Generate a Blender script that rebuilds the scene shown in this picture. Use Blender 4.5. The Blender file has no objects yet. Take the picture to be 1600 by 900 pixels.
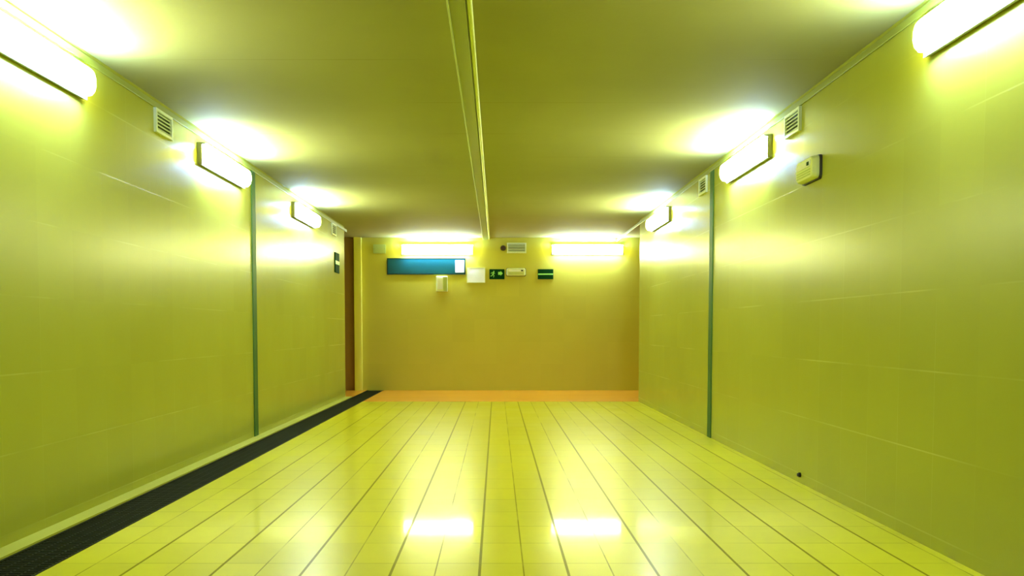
import bpy, bmesh, math, random
from mathutils import Vector, Matrix

random.seed(4)
scene = bpy.context.scene
COL = scene.collection

# ------------------------------------------------------------------ helpers
def tag(o, label=None, cat=None, group=None, kind=None):
    if label: o['label'] = label
    if cat: o['category'] = cat
    if group: o['group'] = group
    if kind: o['kind'] = kind
    return o

def empty(name, loc, rz=0.0):
    o = bpy.data.objects.new(name, None)
    o.empty_display_size = 0.1
    o.location = loc
    o.rotation_euler = (0, 0, rz)
    COL.objects.link(o)
    return o

def obj(name, bm, m, parent=None, loc=None, rz=None, smooth=False):
    bmesh.ops.recalc_face_normals(bm, faces=bm.faces[:])
    me = bpy.data.meshes.new(name)
    bm.to_mesh(me); bm.free()
    for mm in (m if isinstance(m, (list, tuple)) else [m]):
        me.materials.append(mm)
    if smooth:
        for p in me.polygons: p.use_smooth = True
    o = bpy.data.objects.new(name, me)
    COL.objects.link(o)
    if parent: o.parent = parent
    if loc: o.location = loc
    if rz is not None: o.rotation_euler = (0, 0, rz)
    return o

def struct(name, bm, m, smooth=False):
    return tag(obj(name, bm, m, smooth=smooth), kind='structure')

def box(bm, x0, x1, y0, y1, z0, z1, bevel=0.0, seg=2, mi=0):
    r = bmesh.ops.create_cube(bm, size=1.0)
    vs = r['verts']
    for v in vs:
        v.co = Vector((x0 + (v.co.x + .5) * (x1 - x0), y0 + (v.co.y + .5) * (y1 - y0), z0 + (v.co.z + .5) * (z1 - z0)))
    fs = set(f for v in vs for f in v.link_faces)
    for f in fs: f.material_index = mi
    if bevel > 0:
        es = list(set(e for v in vs for e in v.link_edges))
        bmesh.ops.bevel(bm, geom=es, offset=bevel, segments=seg, profile=0.5, affect='EDGES')
    return bm

def prism(bm, pts, y0, y1):
    """closed outline pts (x,z) extruded along y"""
    a = [bm.verts.new((x, y0, z)) for x, z in pts]
    b = [bm.verts.new((x, y1, z)) for x, z in pts]
    n = len(pts)
    bm.faces.new(a); bm.faces.new(b[::-1])
    for i in range(n):
        j = (i + 1) % n
        bm.faces.new((a[i], b[i], b[j], a[j]))
    return bm

def round_rect(x0, x1, z0, z1, r, seg=5):
    pts = []
    for cx, cz, a0 in ((x1 - r, z1 - r, 0), (x0 + r, z1 - r, 90), (x0 + r, z0 + r, 180), (x1 - r, z0 + r, 270)):
        for k in range(seg + 1):
            a = math.radians(a0 + 90 * k / seg)
            pts.append((cx + r * math.cos(a), cz + r * math.sin(a)))
    return pts

def loft(bm, rings, cap=True):
    R = [[bm.verts.new(p) for p in ring] for ring in rings]
    n = len(R[0])
    for a, b in zip(R[:-1], R[1:]):
        for i in range(n):
            j = (i + 1) % n
            bm.faces.new((a[i], a[j], b[j], b[i]))
    if cap:
        bm.faces.new(R[0][::-1]); bm.faces.new(R[-1])
    return bm

def cyl_y(bm, cx, cz, r, y0, y1, seg=24, r1=None):
    r1 = r if r1 is None else r1
    loft(bm, [[(cx + r * math.cos(2 * math.pi * k / seg), y0, cz + r * math.sin(2 * math.pi * k / seg)) for k in range(seg)],
              [(cx + r1 * math.cos(2 * math.pi * k / seg), y1, cz + r1 * math.sin(2 * math.pi * k / seg)) for k in range(seg)]])
    return bm

def frame_plate(bm, X, Z, x, z, y0, y1):
    """rectangular frame: outer half sizes X,Z; inner x,z; between y0 and y1"""
    box(bm, -X, X, y0, y1, z, Z); box(bm, -X, X, y0, y1, -Z, -z)
    box(bm, -X, -x, y0, y1, -z, z); box(bm, x, X, y0, y1, -z, z)
    return bm

def copy_tree(o, parent=None):
    c = o.copy(); COL.objects.link(c)
    if parent: c.parent = parent
    for ch in list(o.children):
        copy_tree(ch, c)
    return c

# ---------------------------------------------------------------- materials
class N:
    """tiny node-building helper"""
    def __init__(s, name):
        s.m = bpy.data.materials.new(name); s.m.use_nodes = True
        s.t = s.m.node_tree; s.b = s.t.nodes['Principled BSDF']
    def node(s, typ, **kw):
        n = s.t.nodes.new(typ)
        for k, v in kw.items(): setattr(n, k, v)
        return n
    def link(s, a, b): s.t.links.new(a, b)
    def math(s, op, a, b=None, clamp=False):
        n = s.node('ShaderNodeMath', operation=op); n.use_clamp = clamp
        for i, v in enumerate((a, b)):
            if v is None: continue
            if isinstance(v, (int, float)): n.inputs[i].default_value = v
            else: s.link(v, n.inputs[i])
        return n.outputs[0]
    def mix(s, f, a, b):
        n = s.node('ShaderNodeMix', data_type='RGBA')
        for i, v in ((0, f), (6, a), (7, b)):
            if isinstance(v, (int, float)): n.inputs[i].default_value = v
            elif isinstance(v, tuple): n.inputs[i].default_value = (*v, 1)
            else: s.link(v, n.inputs[i])
        return n.outputs[2]
    def noise(s, scale, detail=3, vec=None, rough=.5):
        n = s.node('ShaderNodeTexNoise'); n.inputs['Scale'].default_value = scale
        n.inputs['Detail'].default_value = detail; n.inputs['Roughness'].default_value = rough
        if vec: s.link(vec, n.inputs['Vector'])
        return n.outputs['Fac']
    def pos(s):
        g = s.node('ShaderNodeNewGeometry'); return g.outputs['Position']
    def xyz(s, p):
        n = s.node('ShaderNodeSeparateXYZ'); s.link(p, n.inputs[0]); return n.outputs
    def bump(s, h, strength, dist):
        n = s.node('ShaderNodeBump'); n.inputs['Strength'].default_value = strength
        n.inputs['Distance'].default_value = dist
        s.link(h, n.inputs['Height']); s.link(n.outputs[0], s.b.inputs['Normal'])

def plain(name, col, rough=.5, metal=0.0, var=.08, scale=14, spec=.5):
    n = N(name)
    f = n.noise(scale)
    n.link(n.mix(f, tuple(c * (1 - var) for c in col), tuple(min(1, c * (1 + var)) for c in col)), n.b.inputs['Base Color'])
    n.b.inputs['Roughness'].default_value = rough
    n.b.inputs['Metallic'].default_value = metal
    n.b.inputs['Specular IOR Level'].default_value = spec
    return n.m

def joint(n, c, T, phase, w):
    """1 on a joint of width w, repeating every T metres along coordinate c"""
    d = n.math('PINGPONG', n.math('SUBTRACT', c, phase), T / 2)
    return n.math('LESS_THAN', d, w / 2)

def wall_tiles(name, axis, col, line, phase_u, phase_z, Tu=.377, Tz=.382, rough=.27, amount=.5):
    n = N(name); p = n.pos(); o = n.xyz(p); u = o[axis]; z = o[2]
    jz = joint(n, z, Tz, phase_z, .007); ju = joint(n, u, Tu, phase_u, .005)
    patch = n.math('MULTIPLY', n.math('SUBTRACT', n.noise(1.1, 2, p), .42, True), 4.0, True)
    j = n.math('MAXIMUM', jz, n.math('MULTIPLY', ju, .45))
    j = n.math('MULTIPLY', j, n.math('MULTIPLY', patch, amount))
    cu = n.math('FLOOR', n.math('DIVIDE', n.math('SUBTRACT', u, phase_u), Tu))
    cz = n.math('FLOOR', n.math('DIVIDE', n.math('SUBTRACT', z, phase_z), Tz))
    cv = n.node('ShaderNodeCombineXYZ'); n.link(cu, cv.inputs[0]); n.link(cz, cv.inputs[1])
    wn = n.node('ShaderNodeTexWhiteNoise'); n.link(cv.outputs[0], wn.inputs['Vector'])
    cloud = n.noise(2.2, 4, p)
    f = n.math('ADD', n.math('MULTIPLY', wn.outputs['Value'], .35), n.math('MULTIPLY', cloud, .65))
    base = n.mix(f, tuple(c * .93 for c in col), tuple(c * 1.06 for c in col))
    n.link(n.mix(j, base, line), n.b.inputs['Base Color'])
    n.b.inputs['Roughness'].default_value = rough
    n.b.inputs['Specular IOR Level'].default_value = .22
    h = n.math('ADD', n.math('MULTIPLY', n.noise(7, 2, p), .5), n.math('MULTIPLY', wn.outputs['Value'], .25))
    h = n.math('SUBTRACT', h, n.math('MULTIPLY', j, .5))
    n.bump(h, .35, .004)
    return n.m

def floor_tiles(name, col, dark):
    n = N(name); p = n.pos(); x, y, z = n.xyz(p)
    j1 = joint(n, x, .3735, -.072, .012)
    j2 = joint(n, x, .3735, .1145, .006)
    j3 = joint(n, y, .3766, 3.935, .007)
    brk = n.math('MULTIPLY', n.math('SUBTRACT', n.noise(1.7, 3, p), .30, True), 4.5, True)
    j = n.math('MAXIMUM', n.math('MULTIPLY', j1, .85), n.math('MULTIPLY', n.math('MAXIMUM', n.math('MULTIPLY', j2, .8), n.math('MULTIPLY', j3, .55)), brk))
    cu = n.math('FLOOR', n.math('DIVIDE', n.math('ADD', x, .072), .18675))
    cy = n.math('FLOOR', n.math('DIVIDE', n.math('SUBTRACT', y, 3.935), .3766))
    cv = n.node('ShaderNodeCombineXYZ'); n.link(cu, cv.inputs[0]); n.link(cy, cv.inputs[1])
    wn = n.node('ShaderNodeTexWhiteNoise'); n.link(cv.outputs[0], wn.inputs['Vector'])
    dirt = n.noise(5, 5, p, .65)
    f = n.math('ADD', n.math('MULTIPLY', wn.outputs['Value'], .55), n.math('MULTIPLY', dirt, .45))
    base = n.mix(f, tuple(c * .80 for c in col), tuple(c * 1.14 for c in col))
    n.link(n.mix(j, base, dark), n.b.inputs['Base Color'])
    # worn glaze: a broad sheen under a thin wet-looking polish
    n.b.inputs['Roughness'].default_value = .285
    keep = n.math('SUBTRACT', 1.0, j, True)
    n.link(n.math('MULTIPLY', keep, .155), n.b.inputs['Specular IOR Level'])
    n.link(n.math('MULTIPLY', keep, n.math('ADD', n.math('MULTIPLY', wn.outputs['Value'], .2), .20)), n.b.inputs['Coat Weight'])
    n.link(n.math('ADD', n.math('MULTIPLY', dirt, .03), .042), n.b.inputs['Coat Roughness'])
    # every tile is laid a hair out of level
    h = n.math('MULTIPLY', n.noise(3.5, 2, p), .6)
    n.bump(h, .18, .006)
    return n.m

YG = (.60, .66, .085)
M = {}
M['wall_l'] = wall_tiles('glazed_wall_tile_left', 1, (.375, .385, .048), (.60, .58, .13), 3.83, .060, Tz=.375)
M['wall_r'] = wall_tiles('glazed_wall_tile_right', 1, (.375, .385, .048), (.60, .58, .13), 3.83, .063)
M['wall_f'] = wall_tiles('end_wall_tile', 0, (.545, .495, .055), (.50, .44, .04), 0, .063, rough=.5, amount=.35)
M['brown'] = plain('brown_painted_wall', (.33, .19, .03), .55, scale=3)
M['floor'] = floor_tiles('glossy_floor_tile', (.66, .61, .009), (.15, .125, .004))
M['terra'] = plain('terracotta_floor', (.85, .37, .025), .25, scale=5)
M['kerb'] = plain('kerb_stone', (.46, .45, .05), .6, scale=8, spec=.2)
M['dark'] = plain('drain_pit_dark', (.02, .02, .012), .8)
M['grate'] = plain('cast_iron_grate', (.020, .022, .006), .7, .0, spec=.05)
M['strip'] = plain('green_grey_joint_strip', (.05, .13, .03), .5, spec=.12)
M['housing'] = plain('luminaire_grey_housing', (.33, .33, .16), .5)
M['vent'] = plain('vent_white_plastic', (.75, .82, .62), .4)
M['ventdark'] = plain('vent_opening_dark', (.06, .09, .05), .8)
M['cover'] = plain('pale_green_cover', (.44, .52, .14), .5, spec=.3)
M['white'] = plain('white_sheet', (.84, .86, .80), .5)
M['cream'] = plain('cream_plastic', (.72, .76, .34), .45, spec=.3)
M['lens'] = plain('clear_ribbed_lens', (.90, .93, .86), .25)
M['green'] = plain('sign_dark_green', (.004, .040, .009), .7, spec=.03)
M['lgreen'] = plain('sign_light_green', (.30, .72, .12), .4)
M['teal'] = plain('sign_teal_blue', (.004, .080, .078), .4, spec=.2)
M['tealdark'] = plain('sign_dark_edge', (.006, .03, .02), .5, spec=.15)
M['pink'] = plain('emblem_pink', (.72, .30, .50), .4)
M['maroon'] = plain('dark_maroon_plastic', (.035, .012, .008), .4)
M['trunk'] = plain('painted_trunking', (.27, .30, .03), .45, scale=3)
M['trunk_lip'] = plain('pale_trunking_lip', (.42, .46, .07), .5, scale=3, spec=.2)
M['pipe'] = plain('pale_conduit', (.60, .64, .13), .4, spec=.2)
M['pil'] = plain('pale_yellow_render', (.86, .84, .12), .5, scale=4)
M['soot'] = plain('dark_hole', (.03, .025, .01), .7)

def ceiling_mat():
    n = N('painted_concrete_ceiling'); p = n.pos(); x, y, z = n.xyz(p)
    brd = joint(n, y, .988, 8.30, .014)
    brk = n.math('MULTIPLY', n.math('SUBTRACT', n.noise(1.0, 2, p), .46, True), 5, True)
    cl = n.noise(1.6, 6, p, .6)
    base = n.mix(cl, (.32, .305, .095), (.37, .35, .11))
    n.link(n.mix(n.math('MULTIPLY', n.math('MULTIPLY', brd, brk), .35), base, (.20, .19, .03)), n.b.inputs['Base Color'])
    n.b.inputs['Roughness'].default_value = .8
    n.b.inputs['Specular IOR Level'].default_value = .04
    n.bump(n.noise(40, 4, p), .15, .004)
    return n.m
M['ceil'] = ceiling_mat()

def lamp_mat(name, col, strength):
    n = N(name)
    n.b.inputs['Base Color'].default_value = (.9, .9, .9, 1)
    n.b.inputs['Emission Color'].default_value = (*col, 1)
    n.b.inputs['Emission Strength'].default_value = strength
    n.b.inputs['Roughness'].default_value = .4
    return n.m
M['lamp'] = lamp_mat('lit_front_of_diffuser', (1.0, 1.0, .24), 60.0)      # invented yellow tint on the front, keeps the room's mid-tones free of blue
M['lamp_top'] = lamp_mat('blue_boosted_top_of_diffuser', (.38, .75, 1.7), 560.0)  # invented blue boost on the top faces, whitens the ceiling glow
M['lamp_under'] = lamp_mat('blue_boosted_underside_of_diffuser', (.58, .85, 1.6), 105.0)  # underside given added blue emission to whiten the wall below each lamp

# ----------------------------------------------------------------- setting
XL, XR, ZC = -2.30, 2.03, 2.58       # wall faces, ceiling height
YL, YR, YF = 13.80, 12.97, 15.43        # ends of the left and right wall, end wall
Y0 = -3.0                            # corridor goes on behind the viewer
XO = 5.0                             # ends of the cross passage

struct('floor', box(bmesh.new(), -1.92, XR, Y0, YR, -.2, 0), M['floor'])
bm = bmesh.new(); box(bm, -1.92, XO, YR, YF, -.2, 0); box(bm, -XO, -2.20, YL, YF, -.2, 0)
struct('floor_passage', bm, M['terra'])
struct('trim_1', box(bmesh.new(), XL, -2.20, Y0, YL, -.2, .012), M['kerb'])
struct('wall_left', box(bmesh.new(), -XO, XL, Y0, YL, -.2, ZC), M['wall_l'])
struct('wall_right', box(bmesh.new(), XR, XO, Y0, YR, -.2, ZC), M['wall_r'])
struct('wall_far', box(bmesh.new(), -2.40, XO, YF, YF + .2, -.2, ZC), M['wall_f'])
struct('wall_far_left', box(bmesh.new(), -XO, -2.40, YF, YF + .2, -.2, ZC), M['brown'])
struct('wall_passage_left', box(bmesh.new(), -XO - .2, -XO, Y0, YF + .2, -.2, ZC), M['brown'])
struct('wall_passage_right', box(bmesh.new(), XO, XO + .2, Y0, YF + .2, -.2, ZC), M['wall_f'])
struct('wall_back', box(bmesh.new(), -XO - .2, XO + .2, Y0 - .2, Y0, -.2, ZC), M['wall_f'])
struct('ceiling', box(bmesh.new(), -XO - .2, XO + .2, Y0 - .2, YF + .2, ZC, ZC + .2), M['ceil'])
struct('trim_2', box(bmesh.new(), -2.40, -2.275, YF - .09, YF, 0, ZC, .006), M['pil'])
# expansion joint cover strips, floor to trunking
struct('trim_3', box(bmesh.new(), XL, XL + .010, 8.58, 8.71, .012, 2.515, .003), M['strip'])
struct('trim_4', box(bmesh.new(), XR - .010, XR, 8.56, 8.69, 0, 2.515, .003), M['strip'])
# slim trunking under the ceiling along both walls
t = obj('cable_trunking', box(bmesh.new(), XL + .001, XL + .011, Y0, 14.0, 2.515, 2.555, .004), M['trunk'])
tag(t, 'slim green cable trunking along the top of the left tiled wall', 'cable trunking')
t = obj('cable_trunking', box(bmesh.new(), XR - .011, XR - .001, Y0, YF, 2.515, 2.555, .004), M['trunk'])
tag(t, 'slim green cable trunking along the top of the right wall, reaching the end wall', 'cable trunking')

# ceiling trunking: body with a thin lip on one side and a pale conduit on the other
t = empty('ceiling_trunking', (-.18, Y0, ZC))
tag(t, 'long yellow-green trunking with a pale conduit running down the middle of the ceiling', 'ceiling trunking')
LC = YF - Y0
obj('channel', box(bmesh.new(), -.045, .035, 0, LC, -.035, 0, .004), M['trunk'], t)
obj('lip', box(bmesh.new(), -.054, -.045, 0, LC, -.040, 0, .003), M['trunk_lip'], t)
bm = bmesh.new()
R = .014
loft(bm, [[(.052 + R * math.cos(a), yy, -.022 + R * math.sin(a)) for a in [2 * math.pi * k / 14 for k in range(14)]] for yy in (0, LC)])
c = obj('conduit', bm, M['pipe'], t, smooth=True)

# drain channel along the left wall
t = empty('drain_channel', ((-2.20 - 1.92) / 2, Y0, 0))
tag(t, 'long black slotted floor drain running along the foot of the left wall', 'drain')
W = .14
bm = bmesh.new()
box(bm, -W, W, 0, LC, -.2, -.06)
obj('trough', bm, M['dark'], t)
bm = bmesh.new()
box(bm, -W, -W + .014, 0, LC, -.06, .002); box(bm, W - .014, W, 0, LC, -.06, .002)
obj('edge_frame', bm, M['grate'], t)
bm = bmesh.new()
k = 0.0
while k < LC - .02:
    box(bm, -W + .014, W - .014, k, k + .017, -.03, -.003)
    k += .030
for xx in (-.065, -.004, .057):
    box(bm, xx, xx + .008, 0, LC, -.03, -.004)
obj('grating', bm, M['grate'], t)

# ------------------------------------------------------------- luminaires
def profile(s):
    """diffuser cross-section (y out from the wall = negative, z), scaled about its own middle"""
    pts = [(-.035, .063), (-.092, .061), (-.106, .048), (-.113, .018), (-.114, -.022), (-.105, -.056), (-.084, -.080), (-.035, -.084)]
    cy, cz = -.035, -.010
    return [(cy + (y - cy) * s, cz + (z - cz) * (.25 + .75 * s)) for y, z in pts]

def make_luminaire():
    root = empty('wall_lamp', (0, 0, 0))
    Lh = .595
    bm = bmesh.new()
    # tray: back box plus a lip along the top edge
    sec = [(0, -.080), (-.036, -.090), (-.036, .066), (-.066, .068), (-.066, .077), (-.03, .082), (0, .082)]
    loft(bm, [[(x, y, z) for y, z in sec] for x in (-Lh - .006, Lh + .006)])
    obj('housing', bm, M['housing'], root)
    bm = bmesh.new()
    half = ((0, .42), (.010, .66), (.028, .85), (.055, .95), (.085, 1))
    rings = [[(-Lh + d, y, z) for y, z in profile(q)] for d, q in half] + [[(Lh - d, y, z) for y, z in profile(q)] for d, q in half[::-1]]
    loft(bm, rings)
    for f in bm.faces:
        f.normal_update()
    bmesh.ops.recalc_face_normals(bm, faces=bm.faces[:])
    for f in bm.faces:
        if f.normal.z > .8: f.material_index = 1
        elif f.normal.z < -.75: f.material_index = 2
    obj('diffuser', bm, (M['lamp'], M['lamp_top'], M['lamp_under']), root, smooth=True)
    for sx in (-.40, .40):
        bm = bmesh.new(); box(bm, sx - .012, sx + .012, -.056, -.036, .076, .090, .002)
        obj('clip', bm, M['housing'], root)
    return root

lamp0 = make_luminaire()
ZL = 2.38
LG = 'wall-mounted strip lamps'
lamps = [
    ((XL, 4.50, ZL), 90, 'lit strip lamp on the left wall nearest the viewer, cut by the picture edge'),
    ((XL, 7.66, ZL), 90, 'lit strip lamp on the left wall just before the dark green joint strip'),
    ((XL, 10.88, ZL), 90, 'lit strip lamp on the left wall just beyond the dark green joint strip'),
    ((XR, 3.72, ZL), -90, 'lit strip lamp on the right wall nearest the viewer, cut by the picture edge'),
    ((XR, 7.37, ZL), -90, 'lit strip lamp on the right wall between the louvred vent and the joint strip'),
    ((XR, 11.25, ZL), -90, 'lit strip lamp on the right wall beyond the dark green joint strip'),
    ((-1.00, YF, ZL), 0, 'lit strip lamp on the end wall above the teal sign board'),
    ((1.53, YF, ZL), 0, 'lit strip lamp on the end wall right of the striped green sign'),
]
for i, (loc, rz, lab) in enumerate(lamps):
    o = lamp0 if i == 0 else copy_tree(lamp0)
    o.location = loc; o.rotation_euler = (0, 0, math.radians(rz))
    tag(o, lab, 'wall lamp', LG)

# ------------------------------------------------------------------ vents
def make_vent(w=.31, h=.160):
    root = empty('vent_grille', (0, 0, 0))
    X, Z = w / 2, h / 2
    bm = bmesh.new(); frame_plate(bm, X, Z, X - .020, Z - .018, -.020, 0)
    obj('frame', bm, M['vent'], root)
    obj('backing', box(bmesh.new(), -X + .020, X - .020, -.004, 0, -Z + .018, Z - .018), M['ventdark'], root)
    bm = bmesh.new()
    n = 5; step = (h - .036) / n
    for k in range(n):
        z = -Z + .018 + step * (k + .5)
        a = [(-.018, z - .008), (-.015, z - .0095), (-.005, z + .0045), (-.008, z + .006)]
        loft(bm, [[(x, y, zz) for y, zz in a] for x in (-X + .020, X - .020)])
    obj('louvers', bm, M['vent'], root)
    return root
vent0 = make_vent()
ZV = 2.432
vents = [
    ((XL, 6.33, ZV), 90, 'white louvred vent high on the left wall between the two nearest lamps'),
    ((XR, 6.285, ZV - .002), -90, 'white louvred vent high on the right wall above the emergency light'),
    ((XR, 8.98, ZV - .002), -90, 'pale louvred vent high on the right wall just past the joint strip'),
    ((XL, 12.87, ZV), 90, 'pale louvred vent at the far end of the left wall above the green sign'),
    ((.337, YF, 2.405), 0, 'pale louvred vent on the end wall between the two lamps'),
]
for i, (loc, rz, lab) in enumerate(vents):
    o = vent0 if i == 0 else copy_tree(vent0)
    o.location = loc; o.rotation_euler = (0, 0, math.radians(rz))
    if loc[1] == YF: o.scale = (1.05, 1, 1.08)
    tag(o, lab, 'vent', 'louvred vents')

# blank cover plate at the upper left of the end wall
t = empty('cover_plate', (-1.975, YF, 2.39))
tag(t, 'pale green blank cover plate at the upper left corner of the end wall', 'cover plate')
bm = bmesh.new(); prism(bm, round_rect(-.105, .105, -.076, .076, .012), -.02, 0)
obj('plate', bm, M['cover'], t)
for sx in (-.085, .085):
    bm = bmesh.new(); cyl_y(bm, sx, 0, .006, -.023, -.018, 10)
    obj('screw', bm, M['housing'], t)

# --------------------------------------------------------- emergency lights
def make_emergency(w=.32, h=.14, d=.062):
    root = empty('emergency_light', (0, 0, 0))
    X, Z = w / 2, h / 2
    bm = bmesh.new()
    rr = lambda sx, sz, y, r: [(x, y, z) for x, z in round_rect(-X * sx, X * sx, -Z * sz, Z * sz, r)]
    loft(bm, [rr(1, 1, -.015, .030), rr(1, 1, -.032, .030), rr(.95, .92, -d + .006, .030), rr(.91, .86, -d, .028)])
    obj('body', bm, M['cream'], root)
    bm = bmesh.new(); prism(bm, round_rect(-X - .006, X + .006, -Z - .008, Z + .004, .026), -.016, 0)
    obj('back_box', bm, M['soot'], root)
    bm = bmesh.new(); prism(bm, round_rect(-X * .80, X * .80, .004, Z * .62, .012), -d - .008, -d + .001)
    obj('lens', bm, M['lens'], root)
    bm = bmesh.new()
    for k in range(3): box(bm, -X * .78, X * .78, -d - .003, -d + .001, -Z * .68 + k * .016, -Z * .68 + k * .016 + .006)
    obj('ribs', bm, M['cover'], root)
    bm = bmesh.new(); box(bm, X * .52, X * .74, -d - .012, -d - .006, Z * .18, Z * .5, .002)
    obj('indicator', bm, M['green'], root)
    return root
em0 = make_emergency()
em0.location = (XR, 5.89, 2.045); em0.rotation_euler = (0, 0, math.radians(-90))
tag(em0, 'cream emergency light box on the right wall below the louvred vent', 'emergency light', 'emergency lights')
em = copy_tree(em0); em.location = (.327, YF, 2.00); em.rotation_euler = (0, 0, 0); em.scale = (1.0, 1, .93)
tag(em, 'cream emergency light box on the end wall beside the green pictogram sign', 'emergency light', 'emergency lights')

# ------------------------------------------------------------------- signs
def sign_board(name, loc, rz, w, h, label, cat, board, group=None, edge=None):
    t = empty(name, loc, math.radians(rz))
    tag(t, label, cat, group)
    bm = bmesh.new(); box(bm, -w / 2, w / 2, -.016, 0, -h / 2, h / 2, .002)
    obj('board', bm, board, t)
    return t

def bar(bm, p, q, w, y0, y1):
    d = Vector((q[0] - p[0], q[1] - p[1])); d.normalize(); nx, nz = -d.y * w / 2, d.x * w / 2
    prism(bm, [(p[0] + nx, p[1] + nz), (q[0] + nx, q[1] + nz), (q[0] - nx, q[1] - nz), (p[0] - nx, p[1] - nz)], y0, y1)

# running-figure sign
t = sign_board('exit_sign', (.005, YF, 1.965), 0, .255, .17, 'small dark green pictogram sign with light running figure and arrow on the end wall', 'sign', M['green'])
ya, yb = -.019, -.0158
bm = bmesh.new()
cyl_y(bm, -.052, .045, .011, ya, yb, 14)
bar(bm, (-.055, .034), (-.070, -.004), .020, ya, yb)
bar(bm, (-.070, -.002), (-.048, -.022), .012, ya - .0004, yb); bar(bm, (-.048, -.022), (-.058, -.052), .010, ya, yb)
bar(bm, (-.070, -.002), (-.086, -.028), .012, ya - .0008, yb); bar(bm, (-.086, -.028), (-.108, -.032), .010, ya, yb)
bar(bm, (-.056, .028), (-.034, .008), .009, ya - .0012, yb); bar(bm, (-.058, .028), (-.090, .026), .009, ya - .0016, yb)
bar(bm, (-.090, .026), (-.100, .008), .008, ya, yb)
obj('pictogram', bm, M['lgreen'], t)
bm = bmesh.new()
prism(bm, [(.020, .038), (.062, .038), (.062, .055), (.098, .014), (.062, -.028), (.062, -.010), (.020, -.010)], ya, yb)
obj('arrow', bm, M['lgreen'], t)

def striped(loc, rz, w, h, label, sh):
    t = sign_board('striped_sign', loc, rz, w, h, label, 'sign', M['green'], 'dark green signs with a light stripe')
    bm = bmesh.new(); box(bm, -w / 2 + .004, w / 2 - .004, ya, yb, -sh / 2, sh / 2)
    obj('stripe', bm, M['lgreen'], t)
    return t
striped((.826, YF, 1.965), 0, .262, .17, 'dark green sign with a light stripe on the end wall left of the right lamp', .022)
striped((XL, 13.11, 1.985), 90, .33, .285, 'dark green sign with a light stripe near the far end of the left wall', .05)

# long teal board
t = sign_board('teal_sign', (-1.188, YF, 2.097), 0, 1.325, .275, 'long teal blue sign board under the left lamp of the end wall', 'sign', M['teal'])
bm = bmesh.new(); frame_plate(bm, .6625, .1375, .645, .122, -.020, -.0155)
obj('border', bm, M['tealdark'], t)
bm = bmesh.new(); prism(bm, round_rect(.488, .640, -.105, .105, .012), -.021, -.0158)
e = obj('emblem', bm, M['white'], t)
bm = bmesh.new(); prism(bm, [(.50, .062), (.50, .098), (.632, .098), (.632, .080), (.56, .066), (.53, .030), (.515, .034)], -.023, -.0208)
obj('mark', bm, M['pink'], e)

# white notice
t = empty('notice', (-.348, YF, 1.949))
tag(t, 'plain white notice panel on the end wall between the teal board and pictogram sign', 'notice')
obj('panel', box(bmesh.new(), -.152, .152, -.018, 0, -.125, .125, .004), M['white'], t)
bm = bmesh.new(); frame_plate(bm, .156, .129, .146, .119, -.022, 0)
obj('frame', bm, M['cream'], t)

# small wall box below the teal board
t = empty('call_box', (-.923, YF, 1.795))
tag(t, 'small pale green upright box on the end wall just below the teal board', 'box')
bm = bmesh.new(); box(bm, -.095, .095, -.085, 0, -.125, .135, .012, 3)
obj('body', bm, M['cream'], t)
bm = bmesh.new(); box(bm, .028, .092, -.092, -.080, -.115, .122, .004)
obj('side_panel', bm, M['cover'], t)
bm = bmesh.new(); box(bm, -.075, .015, -.090, -.080, -.085, .110, .004)
obj('front_plate', bm, M['white'], t)

# dark round fitting beside the vent
t = empty('detector', (.109, YF, 2.405))
tag(t, 'small dark round fitting on the end wall left of the vent', 'detector')
bm = bmesh.new(); cyl_y(bm, 0, 0, .036, -.05, -.012, 24, .042)
obj('body', bm, M['maroon'], t, smooth=False)
bm = bmesh.new(); cyl_y(bm, 0, 0, .046, -.012, 0, 24)
obj('base', bm, M['soot'], t)

# small pipe stub low on the right wall
t = empty('pipe_stub', (XR, 6.03, .055), math.radians(-90))
tag(t, 'tiny dark pipe stub low on the right wall close to the floor', 'pipe stub')
bm = bmesh.new(); cyl_y(bm, 0, 0, .016, -.012, 0, 16)
obj('collar', bm, M['grate'], t)
bm = bmesh.new(); cyl_y(bm, 0, 0, .011, -.022, -.011, 16)
obj('stub', bm, M['soot'], t)

# ------------------------------------------------------------------ camera
F = 1420.0; PITCH = math.radians(3.0); HX, HY = 776.0, 516.0
cam = bpy.data.cameras.new('camera'); co = bpy.data.objects.new('camera', cam); COL.objects.link(co)
cam.sensor_width = 36; cam.sensor_fit = 'HORIZONTAL'; cam.lens = F / 1600 * 36
co.location = (0, 0, 1.02); co.rotation_euler = (math.pi / 2 - PITCH, 0, 0)
cam.shift_x = (800 - HX) / 1600
cam.shift_y = (HY + F * math.tan(PITCH) - 450) / 1600
cam.clip_start = .05
scene.camera = co

w = bpy.data.worlds.new('world'); scene.world = w; w.use_nodes = True
w.node_tree.nodes['Background'].inputs[0].default_value = (.01, .01, .005, 1)
w.node_tree.nodes['Background'].inputs[1].default_value = 0.1

scene.cycles.max_bounces = 14; scene.cycles.diffuse_bounces = 10; scene.cycles.glossy_bounces = 6
scene.cycles.use_denoising = True
vs = scene.view_settings
vs.view_transform = 'Standard'; vs.look = 'None'; vs.exposure = 0.0; vs.gamma = 1.0; vs.use_curve_mapping = False
